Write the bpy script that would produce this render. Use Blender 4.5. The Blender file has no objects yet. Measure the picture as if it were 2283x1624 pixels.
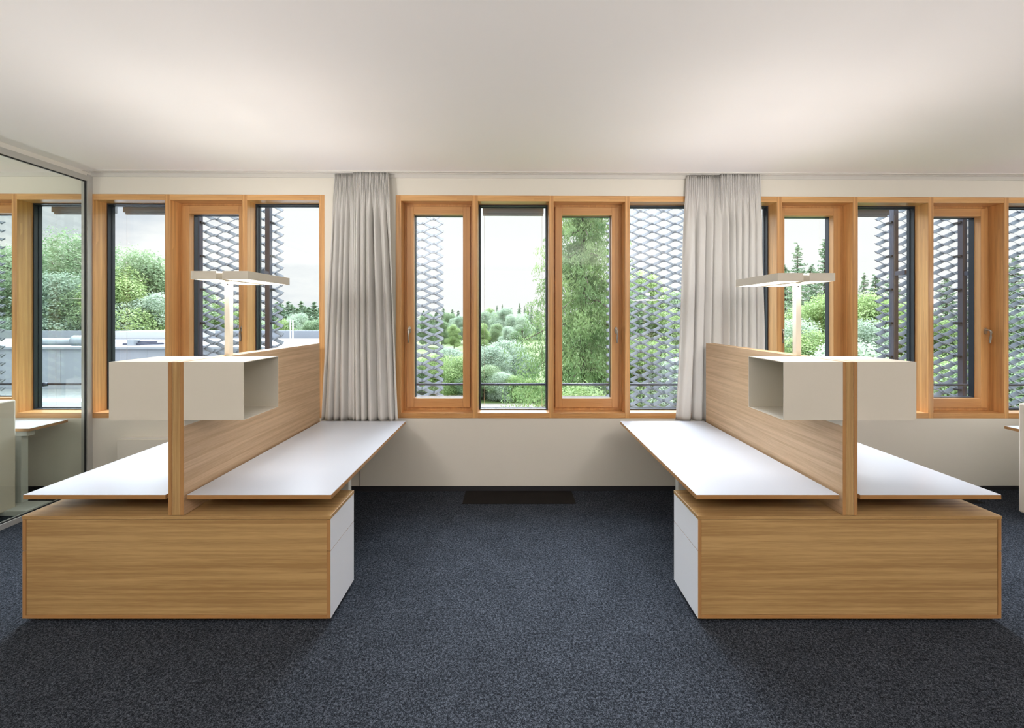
import bpy, math, random
import numpy as np

sc = bpy.context.scene
COL = sc.collection
PI = math.pi

# ------------------------------------------------------------------ camera
CAMZ, FPX, PX0, PY0 = 1.715, 1020.0, 1141.0, 706.0
cam_d = bpy.data.cameras.new('camera')
cam_d.sensor_width = 36.0
cam_d.lens = FPX / 2283.0 * 36.0
cam_d.shift_x = (1141.5 - PX0) / 2283.0
cam_d.shift_y = (PY0 - 812.0) / 2283.0
cam_d.clip_end = 1000
cam = bpy.data.objects.new('camera', cam_d)
COL.objects.link(cam)
cam.location = (0, 0, CAMZ)
cam.rotation_euler = (PI / 2, 0, 0)
sc.camera = cam

# ------------------------------------------------------------------ colour management
vs = sc.view_settings
sc.display_settings.display_device = 'sRGB'
vs.view_transform = 'Standard'
vs.look = 'None'
vs.exposure = 0.0
vs.gamma = 1.0
vs.use_curve_mapping = False
cy = sc.cycles
cy.use_denoising = True
cy.max_bounces = 8
cy.diffuse_bounces = 4
cy.glossy_bounces = 4
cy.transmission_bounces = 6
cy.transparent_max_bounces = 14
cy.caustics_reflective = False
cy.caustics_refractive = False
cy.sample_clamp_indirect = 6.0
cy.use_adaptive_sampling = True
cy.adaptive_threshold = 0.025

# ------------------------------------------------------------------ world: hazy bright sky with faint clouds
SKY_LOW, SKY_HIGH = 1.08, 5.5
VEIL = 40.0
world = bpy.data.worlds.new('sky')
sc.world = world
world.use_nodes = True
wn, wl = world.node_tree.nodes, world.node_tree.links
wn.clear()
out = wn.new('ShaderNodeOutputWorld')
bg = wn.new('ShaderNodeBackground')
tc = wn.new('ShaderNodeTexCoord')
mp = wn.new('ShaderNodeMapping')
mp.inputs['Scale'].default_value = (1.0, 1.0, 3.2)
mp.inputs['Location'].default_value = (0.35, 0.1, 0.2)
nz = wn.new('ShaderNodeTexNoise')
nz.inputs['Scale'].default_value = 2.2
nz.inputs['Detail'].default_value = 6.0
nz.inputs['Roughness'].default_value = 0.55
cr = wn.new('ShaderNodeValToRGB')
cr.color_ramp.elements[0].position = 0.40
cr.color_ramp.elements[0].color = (0.66, 0.72, 0.80, 1)
cr.color_ramp.elements[1].position = 0.53
cr.color_ramp.elements[1].color = (1.0, 1.0, 1.0, 1)
wl.new(tc.outputs['Generated'], mp.inputs['Vector'])
wl.new(mp.outputs['Vector'], nz.inputs['Vector'])
wl.new(nz.outputs['Fac'], cr.inputs['Fac'])
# the grey-blue clouds stand over the left part of the view; overcast skies are brighter towards the zenith
sx_ = wn.new('ShaderNodeSeparateXYZ')
wl.new(tc.outputs['Generated'], sx_.inputs['Vector'])
cw = wn.new('ShaderNodeMapRange')
cw.inputs['From Min'].default_value = -0.55
cw.inputs['From Max'].default_value = -0.15
cw.inputs['To Min'].default_value = 0.85
cw.inputs['To Max'].default_value = 0.0
wl.new(sx_.outputs['X'], cw.inputs['Value'])
cm = wn.new('ShaderNodeMix')
cm.data_type = 'RGBA'
cm.inputs[6].default_value = (1.0, 1.0, 1.0, 1)
wl.new(cw.outputs['Result'], cm.inputs[0])
wl.new(cr.outputs['Color'], cm.inputs[7])
ze = wn.new('ShaderNodeMapRange')
ze.inputs['From Min'].default_value = 0.26
ze.inputs['From Max'].default_value = 0.75
ze.inputs['To Min'].default_value = SKY_LOW
ze.inputs['To Max'].default_value = SKY_HIGH
wl.new(sx_.outputs['Z'], ze.inputs['Value'])
zc_ = wn.new('ShaderNodeMix')
zc_.data_type = 'RGBA'
zc_.blend_type = 'MULTIPLY'
zc_.inputs[7].default_value = (0.90, 0.96, 1.08, 1)
zb_ = wn.new('ShaderNodeMapRange')
zb_.inputs['From Min'].default_value = 0.2
zb_.inputs['From Max'].default_value = 0.5
wl.new(sx_.outputs['Z'], zb_.inputs['Value'])
wl.new(zb_.outputs['Result'], zc_.inputs[0])
wl.new(cm.outputs[2], zc_.inputs[6])
wl.new(zc_.outputs[2], bg.inputs['Color'])
# the sun behind thin cloud: a broad bright patch high above the forest, out of the picture
vd = wn.new('ShaderNodeVectorMath')
vd.operation = 'DOT_PRODUCT'
vd.inputs[1].default_value = (-0.05, 0.78, 0.62)
wl.new(tc.outputs['Generated'], vd.inputs[0])
vr = wn.new('ShaderNodeMapRange')
vr.interpolation_type = 'SMOOTHSTEP'
vr.inputs['From Min'].default_value = 0.90
vr.inputs['From Max'].default_value = 1.0
vr.inputs['To Min'].default_value = 0.0
vr.inputs['To Max'].default_value = VEIL
wl.new(vd.outputs['Value'], vr.inputs['Value'])
va = wn.new('ShaderNodeMath')
va.operation = 'ADD'
wl.new(ze.outputs['Result'], va.inputs[0])
wl.new(vr.outputs['Result'], va.inputs[1])
wl.new(va.outputs['Value'], bg.inputs['Strength'])
wl.new(bg.outputs['Background'], out.inputs['Surface'])


def add_light(name, kind, loc, rot, energy, color, **kw):
    d = bpy.data.lights.new(name, kind)
    d.energy = energy
    d.color = color
    for k, v in kw.items():
        setattr(d, k, v)
    o = bpy.data.objects.new(name, d)
    COL.objects.link(o)
    o.location = loc
    o.rotation_euler = rot
    return o


WARM = (1.0, 0.94, 0.90)
UP = (PI, 0, 0)
# neighbouring desk groups' lamps, plus unseen fill uplights added behind the camera


def wide_uplight(x, y, z, p_up, p_side, sx, sy):
    # a reflector throwing light straight up and, flatter, to both sides and ends
    add_light('uplight', 'AREA', (x, y, z), UP, p_up, WARM, shape='RECTANGLE', size=sx, size_y=sy)
    for rx, ry in () if p_side == 0 else ((0, 60), (0, -60), (60, 0), (-60, 0)):
        add_light('side_uplight', 'AREA', (x, y, z + 0.02), (PI + math.radians(rx), math.radians(ry), 0), p_side, WARM, shape='RECTANGLE', size=0.05, size_y=0.05, spread=math.radians(140))


for lx, ly, pu, ps, pd in ((-5.6, 3.2, 2.6, 3.0, 5), (5.6, 3.2, 2.0, 2.2, 5), (-5.6, -1.0, 190, 0, 0), (-1.87, -1.0, 190, 0, 0), (1.88, -1.0, 180, 0, 0), (5.6, -1.0, 150, 0, 0)):
    wide_uplight(lx, ly, 2.02, pu, ps, 0.36, 0.55)
    if pd:
        add_light('row_lamp_down', 'AREA', (lx, ly, 1.95), (0, 0, 0), pd, WARM, shape='RECTANGLE', size=0.36, size_y=0.55)
# the uplights of the two lamps in view
LAMP_UP, LAMP_SIDE = 0.4, 4.0

# ------------------------------------------------------------------ material helpers
MATS = {}


def new_mat(name):
    m = bpy.data.materials.new(name)
    m.use_nodes = True
    MATS[name] = m
    n = m.node_tree.nodes
    return m, n, m.node_tree.links, n['Principled BSDF']


def plain(name, col, rough=0.5, metal=0.0, spec=0.5, bump=0.0, bscale=200.0, var=0.0, vscale=8.0):
    m, n, l, p = new_mat(name)
    p.inputs['Base Color'].default_value = (*col, 1)
    p.inputs['Roughness'].default_value = rough
    p.inputs['Metallic'].default_value = metal
    p.inputs['Specular IOR Level'].default_value = spec
    t = n.new('ShaderNodeTexCoord')
    if var > 0:
        q = n.new('ShaderNodeTexNoise')
        q.inputs['Scale'].default_value = vscale
        q.inputs['Detail'].default_value = 4
        r = n.new('ShaderNodeMapRange')
        r.inputs['To Min'].default_value = 1 - var
        r.inputs['To Max'].default_value = 1 + var
        mx = n.new('ShaderNodeVectorMath')
        mx.operation = 'SCALE'
        mx.inputs[0].default_value = col
        l.new(t.outputs['Object'], q.inputs['Vector'])
        l.new(q.outputs['Fac'], r.inputs['Value'])
        l.new(r.outputs['Result'], mx.inputs['Scale'])
        l.new(mx.outputs['Vector'], p.inputs['Base Color'])
    if bump > 0:
        q = n.new('ShaderNodeTexNoise')
        q.inputs['Scale'].default_value = bscale
        q.inputs['Detail'].default_value = 3
        b = n.new('ShaderNodeBump')
        b.inputs['Strength'].default_value = bump
        b.inputs['Distance'].default_value = 0.002
        l.new(t.outputs['Object'], q.inputs['Vector'])
        l.new(q.outputs['Fac'], b.inputs['Height'])
        l.new(b.outputs['Normal'], p.inputs['Normal'])
    return m


def wood(name, light, dark, axis, fine=26.0, rough=0.42, contrast=1.0, stripes=0.0, seed=0.0):
    """grain runs along axis (0,1,2); light/dark are the early and late wood"""
    m, n, l, p = new_mat(name)
    t = n.new('ShaderNodeTexCoord')
    mp1 = n.new('ShaderNodeMapping')
    s = [fine, fine, fine]
    s[axis] = fine * 0.022
    mp1.inputs['Scale'].default_value = s
    mp1.inputs['Location'].default_value = (seed, seed * 1.7, seed * 0.6)
    a = n.new('ShaderNodeTexNoise')
    a.inputs['Scale'].default_value = 1.0
    a.inputs['Detail'].default_value = 5
    a.inputs['Roughness'].default_value = 0.6
    a.inputs['Distortion'].default_value = 0.35
    mp2 = n.new('ShaderNodeMapping')
    s2 = [fine * 9] * 3
    s2[axis] = fine * 0.25
    mp2.inputs['Scale'].default_value = s2
    b = n.new('ShaderNodeTexNoise')
    b.inputs['Scale'].default_value = 1.0
    b.inputs['Detail'].default_value = 2
    add = n.new('ShaderNodeMath')
    add.operation = 'MULTIPLY_ADD'
    add.inputs[1].default_value = 0.32
    mr = n.new('ShaderNodeMapRange')
    mr.inputs['From Min'].default_value = 0.66 - 0.16 / contrast
    mr.inputs['From Max'].default_value = 0.66 + 0.16 / contrast
    mix = n.new('ShaderNodeMix')
    mix.data_type = 'RGBA'
    mix.inputs[6].default_value = (*dark, 1)
    mix.inputs[7].default_value = (*light, 1)
    l.new(t.outputs['Object'], mp1.inputs['Vector'])
    l.new(t.outputs['Object'], mp2.inputs['Vector'])
    l.new(mp1.outputs['Vector'], a.inputs['Vector'])
    l.new(mp2.outputs['Vector'], b.inputs['Vector'])
    l.new(b.outputs['Fac'], add.inputs[0])
    l.new(a.outputs['Fac'], add.inputs[2])
    l.new(add.outputs['Value'], mr.inputs['Value'])
    l.new(mr.outputs['Result'], mix.inputs[0])
    col_out = mix.outputs[2]
    if stripes > 0:
        # glued lamellae: narrow strips of slightly different tone with finger joints along the length
        mp3 = n.new('ShaderNodeMapping')
        s3 = [55.0] * 3
        s3[axis] = 1.6
        mp3.inputs['Scale'].default_value = s3
        v = n.new('ShaderNodeTexVoronoi')
        v.inputs['Scale'].default_value = 1.0
        hs = n.new('ShaderNodeMix')
        hs.data_type = 'RGBA'
        hs.blend_type = 'MULTIPLY'
        hs.inputs[0].default_value = stripes
        sp = n.new('ShaderNodeSeparateColor')
        rr = n.new('ShaderNodeValToRGB')
        rr.color_ramp.elements[0].color = (0.74, 0.66, 0.58, 1)
        rr.color_ramp.elements[1].color = (1.12, 1.12, 1.1, 1)
        l.new(t.outputs['Object'], mp3.inputs['Vector'])
        l.new(mp3.outputs['Vector'], v.inputs['Vector'])
        l.new(v.outputs['Color'], sp.inputs['Color'])
        l.new(sp.outputs[0], rr.inputs['Fac'])
        l.new(col_out, hs.inputs[6])
        l.new(rr.outputs['Color'], hs.inputs[7])
        col_out = hs.outputs[2]
    l.new(col_out, p.inputs['Base Color'])
    p.inputs['Roughness'].default_value = rough
    p.inputs['Specular IOR Level'].default_value = 0.4
    if stripes > 0:
        p.inputs['Coat Weight'].default_value = 0.6
        p.inputs['Coat Roughness'].default_value = 0.32
    return m


OAKL, OAKD = (0.47, 0.305, 0.13), (0.31, 0.18, 0.068)
oak = [wood('oak_grain_%s' % 'xyz'[i], OAKL, OAKD, i, fine=40, contrast=1.25) for i in range(3)]
oak_lit_panel = [wood('oak_lit_panel_%s' % 'xyz'[i], (0.64, 0.455, 0.285), (0.48, 0.325, 0.185), i, fine=40, contrast=1.1) for i in range(3)]  # same oak on the partition sides, lamplight and sheen put into a paler colour
oak_edge = [wood('oak_edge_%s' % 'xyz'[i], (0.40, 0.215, 0.082), (0.30, 0.15, 0.05), i, fine=22, contrast=0.8) for i in range(3)]
LAL, LAD = (0.76, 0.44, 0.175), (0.58, 0.29, 0.10)
larch = [wood('larch_%s' % 'xyz'[i], LAL, LAD, i, fine=30, rough=0.30, contrast=0.9, stripes=0.55) for i in range(3)]
larch_s = [wood('larch_sash_%s' % 'xyz'[i], (0.70, 0.385, 0.145), (0.54, 0.27, 0.095), i, fine=24, contrast=0.8, stripes=0.2) for i in range(3)]
white_paint = plain('wall_paint', (0.82, 0.785, 0.70), 0.9, spec=0.2, bump=0.05, bscale=90)
ceil_paint = plain('ceiling_paint', (0.93, 0.90, 0.89), 0.95, spec=0.1)
laminate = plain('white_laminate', (0.52, 0.555, 0.61), 0.30, spec=0.5)
drawer_white = plain('drawer_white', (0.82, 0.85, 0.89), 0.38, spec=0.45)
box_white = plain('powder_coated_sheet', (0.76, 0.715, 0.61), 0.42, spec=0.4)
cream = plain('cream_metal', (0.72, 0.66, 0.57), 0.45, spec=0.4)
leg_grey = plain('pale_grey_metal', (0.62, 0.65, 0.63), 0.4, spec=0.5)
alu = plain('partition_aluminium', (0.52, 0.52, 0.50), 0.42, metal=0.35, spec=0.5)
black_alu = plain('black_aluminium', (0.022, 0.028, 0.04), 0.35, spec=0.5)
gasket = plain('rubber_gasket', (0.012, 0.012, 0.014), 0.6)
steel = plain('brushed_steel', (0.55, 0.53, 0.49), 0.28, metal=1.0)
base_black = plain('baseboard_black', (0.012, 0.012, 0.015), 0.7)
rail_white = plain('track_white', (0.72, 0.70, 0.65), 0.5)
blind_grey = plain('blind_cassette_grey', (0.20, 0.215, 0.25), 0.5)
post_dark = plain('dark_steel', (0.07, 0.078, 0.115), 0.5, spec=0.4)
screen_alu = plain('anodised_mesh', (0.165, 0.20, 0.235), 0.55, metal=0.0, spec=0.5)
concrete = plain('fair_faced_concrete', (0.27, 0.29, 0.32), 0.85, var=0.08, vscale=1.3)
roof_white = plain('pale_roof_membrane', (0.27, 0.29, 0.31), 0.8, var=0.10, vscale=0.6)
duct_metal = plain('galvanised_duct', (0.36, 0.40, 0.43), 0.45, metal=0.5)
hatch_dark = plain('dark_floor_metal', (0.012, 0.0105, 0.0095), 0.85, spec=0.06, var=0.3, vscale=6)
bark = plain('bark', (0.11, 0.085, 0.065), 0.9, var=0.3, vscale=5)


def make_carpet():
    m, n, l, p = new_mat('speckled_carpet')
    t = n.new('ShaderNodeTexCoord')
    a = n.new('ShaderNodeTexVoronoi')
    a.inputs['Scale'].default_value = 290
    asep = n.new('ShaderNodeSeparateColor')
    fine_n = n.new('ShaderNodeTexNoise')
    fine_n.inputs['Scale'].default_value = 75
    fine_n.inputs['Detail'].default_value = 4
    mixv = n.new('ShaderNodeMath')
    mixv.operation = 'MULTIPLY_ADD'
    mixv.inputs[1].default_value = 0.55
    mixs = n.new('ShaderNodeMath')
    mixs.operation = 'MULTIPLY_ADD'
    mixs.inputs[1].default_value = 0.9
    mixs.inputs[2].default_value = -0.23
    l.new(t.outputs['Object'], fine_n.inputs['Vector'])
    l.new(fine_n.outputs['Fac'], mixs.inputs[0])
    l.new(a.outputs['Color'], asep.inputs['Color'])
    l.new(asep.outputs[0], mixv.inputs[0])
    l.new(mixs.outputs['Value'], mixv.inputs[2])
    b = n.new('ShaderNodeTexNoise')
    b.inputs['Scale'].default_value = 5
    b.inputs['Detail'].default_value = 5
    cr = n.new('ShaderNodeValToRGB')
    e = cr.color_ramp.elements
    e[0].position, e[0].color = 0.22, (0.0075, 0.0086, 0.0112, 1)
    e[1].position, e[1].color = 0.80, (0.072, 0.083, 0.101, 1)
    mid = e.new(0.5)
    mid.color = (0.0225, 0.0262, 0.033, 1)
    mr = n.new('ShaderNodeMapRange')
    mr.inputs['From Min'].default_value = 0.3
    mr.inputs['From Max'].default_value = 0.7
    mr.inputs['To Min'].default_value = 0.86
    mr.inputs['To Max'].default_value = 1.12
    sc_ = n.new('ShaderNodeVectorMath')
    sc_.operation = 'SCALE'
    bp = n.new('ShaderNodeBump')
    bp.inputs['Strength'].default_value = 0.15
    bp.inputs['Distance'].default_value = 0.003
    l.new(t.outputs['Object'], a.inputs['Vector'])
    l.new(t.outputs['Object'], b.inputs['Vector'])
    l.new(mixv.outputs['Value'], cr.inputs['Fac'])
    l.new(b.outputs['Fac'], mr.inputs['Value'])
    l.new(cr.outputs['Color'], sc_.inputs[0])
    l.new(mr.outputs['Result'], sc_.inputs['Scale'])
    l.new(sc_.outputs['Vector'], p.inputs['Base Color'])
    l.new(mixv.outputs['Value'], bp.inputs['Height'])
    l.new(bp.outputs['Normal'], p.inputs['Normal'])
    p.inputs['Roughness'].default_value = 0.95
    p.inputs['Specular IOR Level'].default_value = 0.03
    return m


carpet = make_carpet()


def make_glass(name, tint, refl):
    m, n, l, p = new_mat(name)
    n.remove(p)
    o = n['Material Output']
    tr = n.new('ShaderNodeBsdfTransparent')
    tr.inputs['Color'].default_value = (*tint, 1)
    gl = n.new('ShaderNodeBsdfGlossy')
    gl.inputs['Roughness'].default_value = 0.0
    gl.inputs['Color'].default_value = (1, 1, 1, 1)
    lw = n.new('ShaderNodeLayerWeight')
    lw.inputs['Blend'].default_value = 0.5
    fr = n.new('ShaderNodeMath')
    fr.operation = 'POWER'
    fr.inputs[1].default_value = 5.0
    mu = n.new('ShaderNodeMath')
    mu.operation = 'MULTIPLY_ADD'
    mu.inputs[1].default_value = 0.96 * refl
    mu.inputs[2].default_value = 0.04 * refl
    mu.use_clamp = True
    l.new(lw.outputs['Facing'], fr.inputs[0])
    mx = n.new('ShaderNodeMixShader')
    l.new(fr.outputs['Value'], mu.inputs[0])
    l.new(mu.outputs['Value'], mx.inputs['Fac'])
    l.new(tr.outputs['BSDF'], mx.inputs[1])
    l.new(gl.outputs['BSDF'], mx.inputs[2])
    l.new(mx.outputs['Shader'], o.inputs['Surface'])
    return m


glass = make_glass('window_glass', (0.97, 0.985, 0.98), 0.9)
glass_p = make_glass('partition_glass', (0.93, 0.96, 0.935), 0.9)


def make_emit(name, col, strength):
    m, n, l, p = new_mat(name)
    p.inputs['Base Color'].default_value = (0.9, 0.9, 0.9, 1)
    p.inputs['Emission Color'].default_value = (*col, 1)
    p.inputs['Emission Strength'].default_value = strength
    return m


diffuser = make_emit('lamp_diffuser', (1.0, 0.93, 0.84), 2.2)


def make_cloth(name, col):
    m, n, l, p = new_mat(name)
    p.inputs['Base Color'].default_value = (*col, 1)
    p.inputs['Roughness'].default_value = 0.85
    p.inputs['Specular IOR Level'].default_value = 0.2
    o = n['Material Output']
    tl = n.new('ShaderNodeBsdfTranslucent')
    tl.inputs['Color'].default_value = (*col, 1)
    mx = n.new('ShaderNodeMixShader')
    mx.inputs['Fac'].default_value = 0.22
    t = n.new('ShaderNodeTexCoord')
    w = n.new('ShaderNodeTexNoise')
    w.inputs['Scale'].default_value = 500
    b = n.new('ShaderNodeBump')
    b.inputs['Strength'].default_value = 0.15
    b.inputs['Distance'].default_value = 0.001
    l.new(t.outputs['Object'], w.inputs['Vector'])
    l.new(w.outputs['Fac'], b.inputs['Height'])
    l.new(b.outputs['Normal'], p.inputs['Normal'])
    l.new(p.outputs['BSDF'], mx.inputs[1])
    l.new(tl.outputs['BSDF'], mx.inputs[2])
    l.new(mx.outputs['Shader'], o.inputs['Surface'])
    return m


curtain_cloth = make_cloth('grey_curtain_cloth', (0.78, 0.765, 0.735))


def make_leaf(name, c1, c2, trans=0.35):
    m, n, l, p = new_mat(name)
    o = n['Material Output']
    t = n.new('ShaderNodeTexCoord')
    q = n.new('ShaderNodeTexNoise')
    q.inputs['Scale'].default_value = 9.0
    q.inputs['Detail'].default_value = 4
    info = n.new('ShaderNodeObjectInfo')
    ad = n.new('ShaderNodeMath')
    ad.operation = 'MULTIPLY_ADD'
    ad.inputs[1].default_value = 0.30
    mr = n.new('ShaderNodeMapRange')
    mr.inputs['From Min'].default_value = 0.42
    mr.inputs['From Max'].default_value = 0.86
    mix = n.new('ShaderNodeMix')
    mix.data_type = 'RGBA'
    mix.inputs[6].default_value = (*c1, 1)
    mix.inputs[7].default_value = (*c2, 1)
    l.new(t.outputs['Object'], q.inputs['Vector'])
    l.new(info.outputs['Random'], ad.inputs[0])
    l.new(q.outputs['Fac'], ad.inputs[2])
    l.new(ad.outputs['Value'], mr.inputs['Value'])
    l.new(mr.outputs['Result'], mix.inputs[0])
    l.new(mix.outputs[2], p.inputs['Base Color'])
    p.inputs['Roughness'].default_value = 0.6
    p.inputs['Specular IOR Level'].default_value = 0.25
    tl = n.new('ShaderNodeBsdfTranslucent')
    l.new(mix.outputs[2], tl.inputs['Color'])
    mx = n.new('ShaderNodeMixShader')
    mx.inputs['Fac'].default_value = trans
    l.new(p.outputs['BSDF'], mx.inputs[1])
    l.new(tl.outputs['BSDF'], mx.inputs[2])
    l.new(mx.outputs['Shader'], o.inputs['Surface'])
    return m


leaf_fresh = make_leaf('fresh_leaves', (0.265, 0.390, 0.156), (0.452, 0.577, 0.250))
leaf_mid = make_leaf('mid_green_leaves', (0.203, 0.312, 0.172), (0.359, 0.468, 0.265))
leaf_silver = make_leaf('silvery_leaves', (0.33, 0.43, 0.33), (0.54, 0.64, 0.49))
leaf_conifer = make_leaf('conifer_needles', (0.156, 0.257, 0.172), (0.265, 0.374, 0.218), 0.2)
leaf_spruce = make_leaf('spruce_needles', (0.12, 0.22, 0.08), (0.48, 0.62, 0.27), 0.3)

# meadow
meadow_m = plain('meadow_grass', (0.10, 0.15, 0.035), 0.9, var=0.25, vscale=0.15)

# ------------------------------------------------------------------ mesh helpers
OFF = {}


class MB:
    def __init__(self):
        self.v, self.f, self.mi = [], [], []

    def add(self, vs_, fs_, mi=0):
        b = len(self.v)
        self.v += [tuple(x) for x in vs_]
        self.f += [tuple(b + i for i in f) for f in fs_]
        self.mi += [mi] * len(fs_)

    def box(self, x0, x1, y0, y1, z0, z1, T=None, mi=0, top_mi=None):
        if x0 > x1: x0, x1 = x1, x0
        if y0 > y1: y0, y1 = y1, y0
        if z0 > z1: z0, z1 = z1, z0
        p = [(x0, y0, z0), (x1, y0, z0), (x1, y1, z0), (x0, y1, z0), (x0, y0, z1), (x1, y0, z1), (x1, y1, z1), (x0, y1, z1)]
        if T: p = [T(*q) for q in p]
        b = len(self.v)
        self.v += p
        self.f += [tuple(b + i for i in f) for f in ((0, 3, 2, 1), (4, 5, 6, 7), (0, 1, 5, 4), (1, 2, 6, 5), (2, 3, 7, 6), (3, 0, 4, 7))]
        self.mi += [mi, mi if top_mi is None else top_mi, mi, mi, mi, mi]
        return self

    def ring(self, u0, u1, z0, z1, wl, wr, wt, wb, d0, d1, T=None, inner_only=False):
        """rectangular frame in the window plane, stiles run full height"""
        self.box(u0, u0 + wl, d0, d1, z0, z1, T)
        self.box(u1 - wr, u1, d0, d1, z0, z1, T)
        self.box(u0 + wl, u1 - wr, d0, d1, z1 - wt, z1, T)
        self.box(u0 + wl, u1 - wr, d0, d1, z0, z0 + wb, T)
        return self

    def tube(self, pts, r, n=10, cap=True, T=None):
        P = [np.array(q, float) for q in pts]
        if T: P = [np.array(T(*q), float) for q in P]
        rs = r if hasattr(r, '__len__') else [r] * len(P)
        b = len(self.v)
        up = np.array((0, 0, 1.0))
        for i, q in enumerate(P):
            t = P[min(i + 1, len(P) - 1)] - P[max(i - 1, 0)]
            t = t / (np.linalg.norm(t) + 1e-12)
            a = np.cross(t, up)
            if np.linalg.norm(a) < 0.05: a = np.cross(t, np.array((1.0, 0, 0)))
            a /= np.linalg.norm(a)
            c = np.cross(t, a)
            for k in range(n):
                w = 2 * PI * k / n
                self.v.append(tuple(q + rs[i] * (math.cos(w) * a + math.sin(w) * c)))
        for i in range(len(P) - 1):
            for k in range(n):
                k2 = (k + 1) % n
                self.f.append((b + i * n + k, b + i * n + k2, b + (i + 1) * n + k2, b + (i + 1) * n + k))
                self.mi.append(0)
        if cap:
            self.f.append(tuple(b + k for k in range(n))[::-1]); self.mi.append(0)
            e = b + (len(P) - 1) * n
            self.f.append(tuple(e + k for k in range(n))); self.mi.append(0)
        return self


def obj(name, mb, mat, parent=None, bevel=0.0, smooth=False, label=None):
    off = OFF.get(parent.name, (0, 0, 0)) if parent else (0, 0, 0)
    me = bpy.data.meshes.new(name)
    v = [(x - off[0], y - off[1], z - off[2]) for x, y, z in mb.v]
    me.from_pydata(v, [], mb.f)
    mats = mat if isinstance(mat, (list, tuple)) else [mat]
    for m in mats: me.materials.append(m)
    if len(mats) > 1: me.polygons.foreach_set('material_index', mb.mi)
    if smooth: me.polygons.foreach_set('use_smooth', [True] * len(me.polygons))
    me.update()
    o = bpy.data.objects.new(name, me)
    COL.objects.link(o)
    if parent:
        o.parent = parent
        OFF[o.name] = off
    if bevel > 0:
        b = o.modifiers.new('soft_edges', 'BEVEL')
        b.width = bevel
        b.segments = 2
        b.limit_method = 'ANGLE'
    if label: o['label'] = label
    return o


def tag(o, label, cat, group=None, kind=None):
    o['label'] = label
    o['category'] = cat
    if group: o['group'] = group
    if kind: o['kind'] = kind
    return o


def thing(name, label, cat, loc, group=None, kind=None):
    o = bpy.data.objects.new(name, None)
    COL.objects.link(o)
    o.location = loc
    o.empty_display_size = 0.1
    OFF[o.name] = tuple(loc)
    return tag(o, label, cat, group, kind)


def struct(name, mb, mat, label=None, bevel=0.0, cat=None):
    o = obj(name, mb, mat, None, bevel)
    o['kind'] = 'structure'
    if label: o['label'] = label
    o['category'] = cat or name.split('_')[0]
    return o


# window wall: u along the wall, d outwards, z up (the wall stands 0.4 degrees off square, as in the photo)
WY, WR, WZ = 4.497, 0.0069, -0.0020


def W(u, d, z):
    return (u - WR * d, WY + WR * u + d, z + WZ * u)


def U(px, d=0.0):
    a = (px - PX0) / FPX
    return a * (WY + d) / (1 - WR * a)


def X(px, Y): return (px - PX0) * Y / FPX
def Z(py, Y): return CAMZ - (py - PY0) * Y / FPX


# ------------------------------------------------------------------ room shell
XL, XR, YB = -9.0, 9.0, -4.5
ZC = 3.108
struct('floor', MB().box(XL, XR, YB, 4.62, -0.3, 0.0), carpet, 'dark blue-grey speckled office carpet')
cb = MB()
b0 = [W(XL, 0.3, 0), W(XR, 0.3, 0)]
cz = lambda x: ZC + WZ * x
cb.add([(XL, YB, cz(XL)), (XR, YB, cz(XR)), (XR, 4.9, cz(XR)), (XL, 4.9, cz(XL)),
        (XL, YB, 3.5), (XR, YB, 3.5), (XR, 4.9, 3.5), (XL, 4.9, 3.5)],
       [(0, 1, 2, 3), (4, 7, 6, 5), (0, 4, 5, 1), (1, 5, 6, 2), (2, 6, 7, 3), (3, 7, 4, 0)])
struct('ceiling', cb, ceil_paint, 'smooth white ceiling lit by the desk lamps')
struct('wall_right', MB().box(XR, XR + 0.2, YB, 4.9, -0.3, 3.3), white_paint, 'white wall at the right end of the office')
struct('wall_far_left', MB().box(XL - 0.2, XL, YB, 4.9, -0.3, 3.3), white_paint, 'white wall beyond the neighbouring room')
struct('wall_front', MB().box(XL, XR, YB - 0.2, YB, -0.3, 3.3), white_paint, 'white wall behind the viewer')

ZT, ZB = 2.904, 0.716          # outer top and bottom of the timber window bands
Z1, Z0 = 2.848, 0.766          # clear opening
POSTS_A = [(-145, -132.5), (27, 38.5), (197, 209), (368.4, 380.6), (540.3, 551.3), (712, 723.6)]
TYPES_A = ['S', 'F', 'F', 'S', 'F']
POSTS_B = [(882.4, 894.5), (1053, 1065.3), (1224, 1234.3), (1393.5, 1404), (1563, 1574), (1731.6, 1743), (1900.8, 1912), (2069, 2080.6), (2237.6, 2248), (2407, 2418)]
TYPES_B = ['S', 'F', 'S', 'F', 'F', 'S', 'F', 'S', 'F']
wb = MB()
ua0, ua1 = U(POSTS_A[0][0]), U(POSTS_A[-1][1])
ub0, ub1 = U(POSTS_B[0][0]), U(POSTS_B[-1][1])
wb.box(XL, XR, 0, 0.3, -0.3, ZB, W)
wb.box(XL, XR, 0, 0.3, ZT, 3.3, W)
for a_, b_ in ((XL, ua0), (ua1, ub0), (ub1, XR)):
    wb.box(a_, b_, 0, 0.3, ZB, ZT, W)
struct('wall_back', wb, white_paint, 'white window wall below, above and between the timber windows')
struct('baseboard_back', MB().box(XL, XR, -0.006, 0.0, -0.05, 0.048, W), base_black, 'black baseboard along the window wall')
struct('trim_1', MB().box(XL, XR, -0.018, 0.0, 3.071, 3.12, W), rail_white, 'white trim where window wall meets ceiling')

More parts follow.
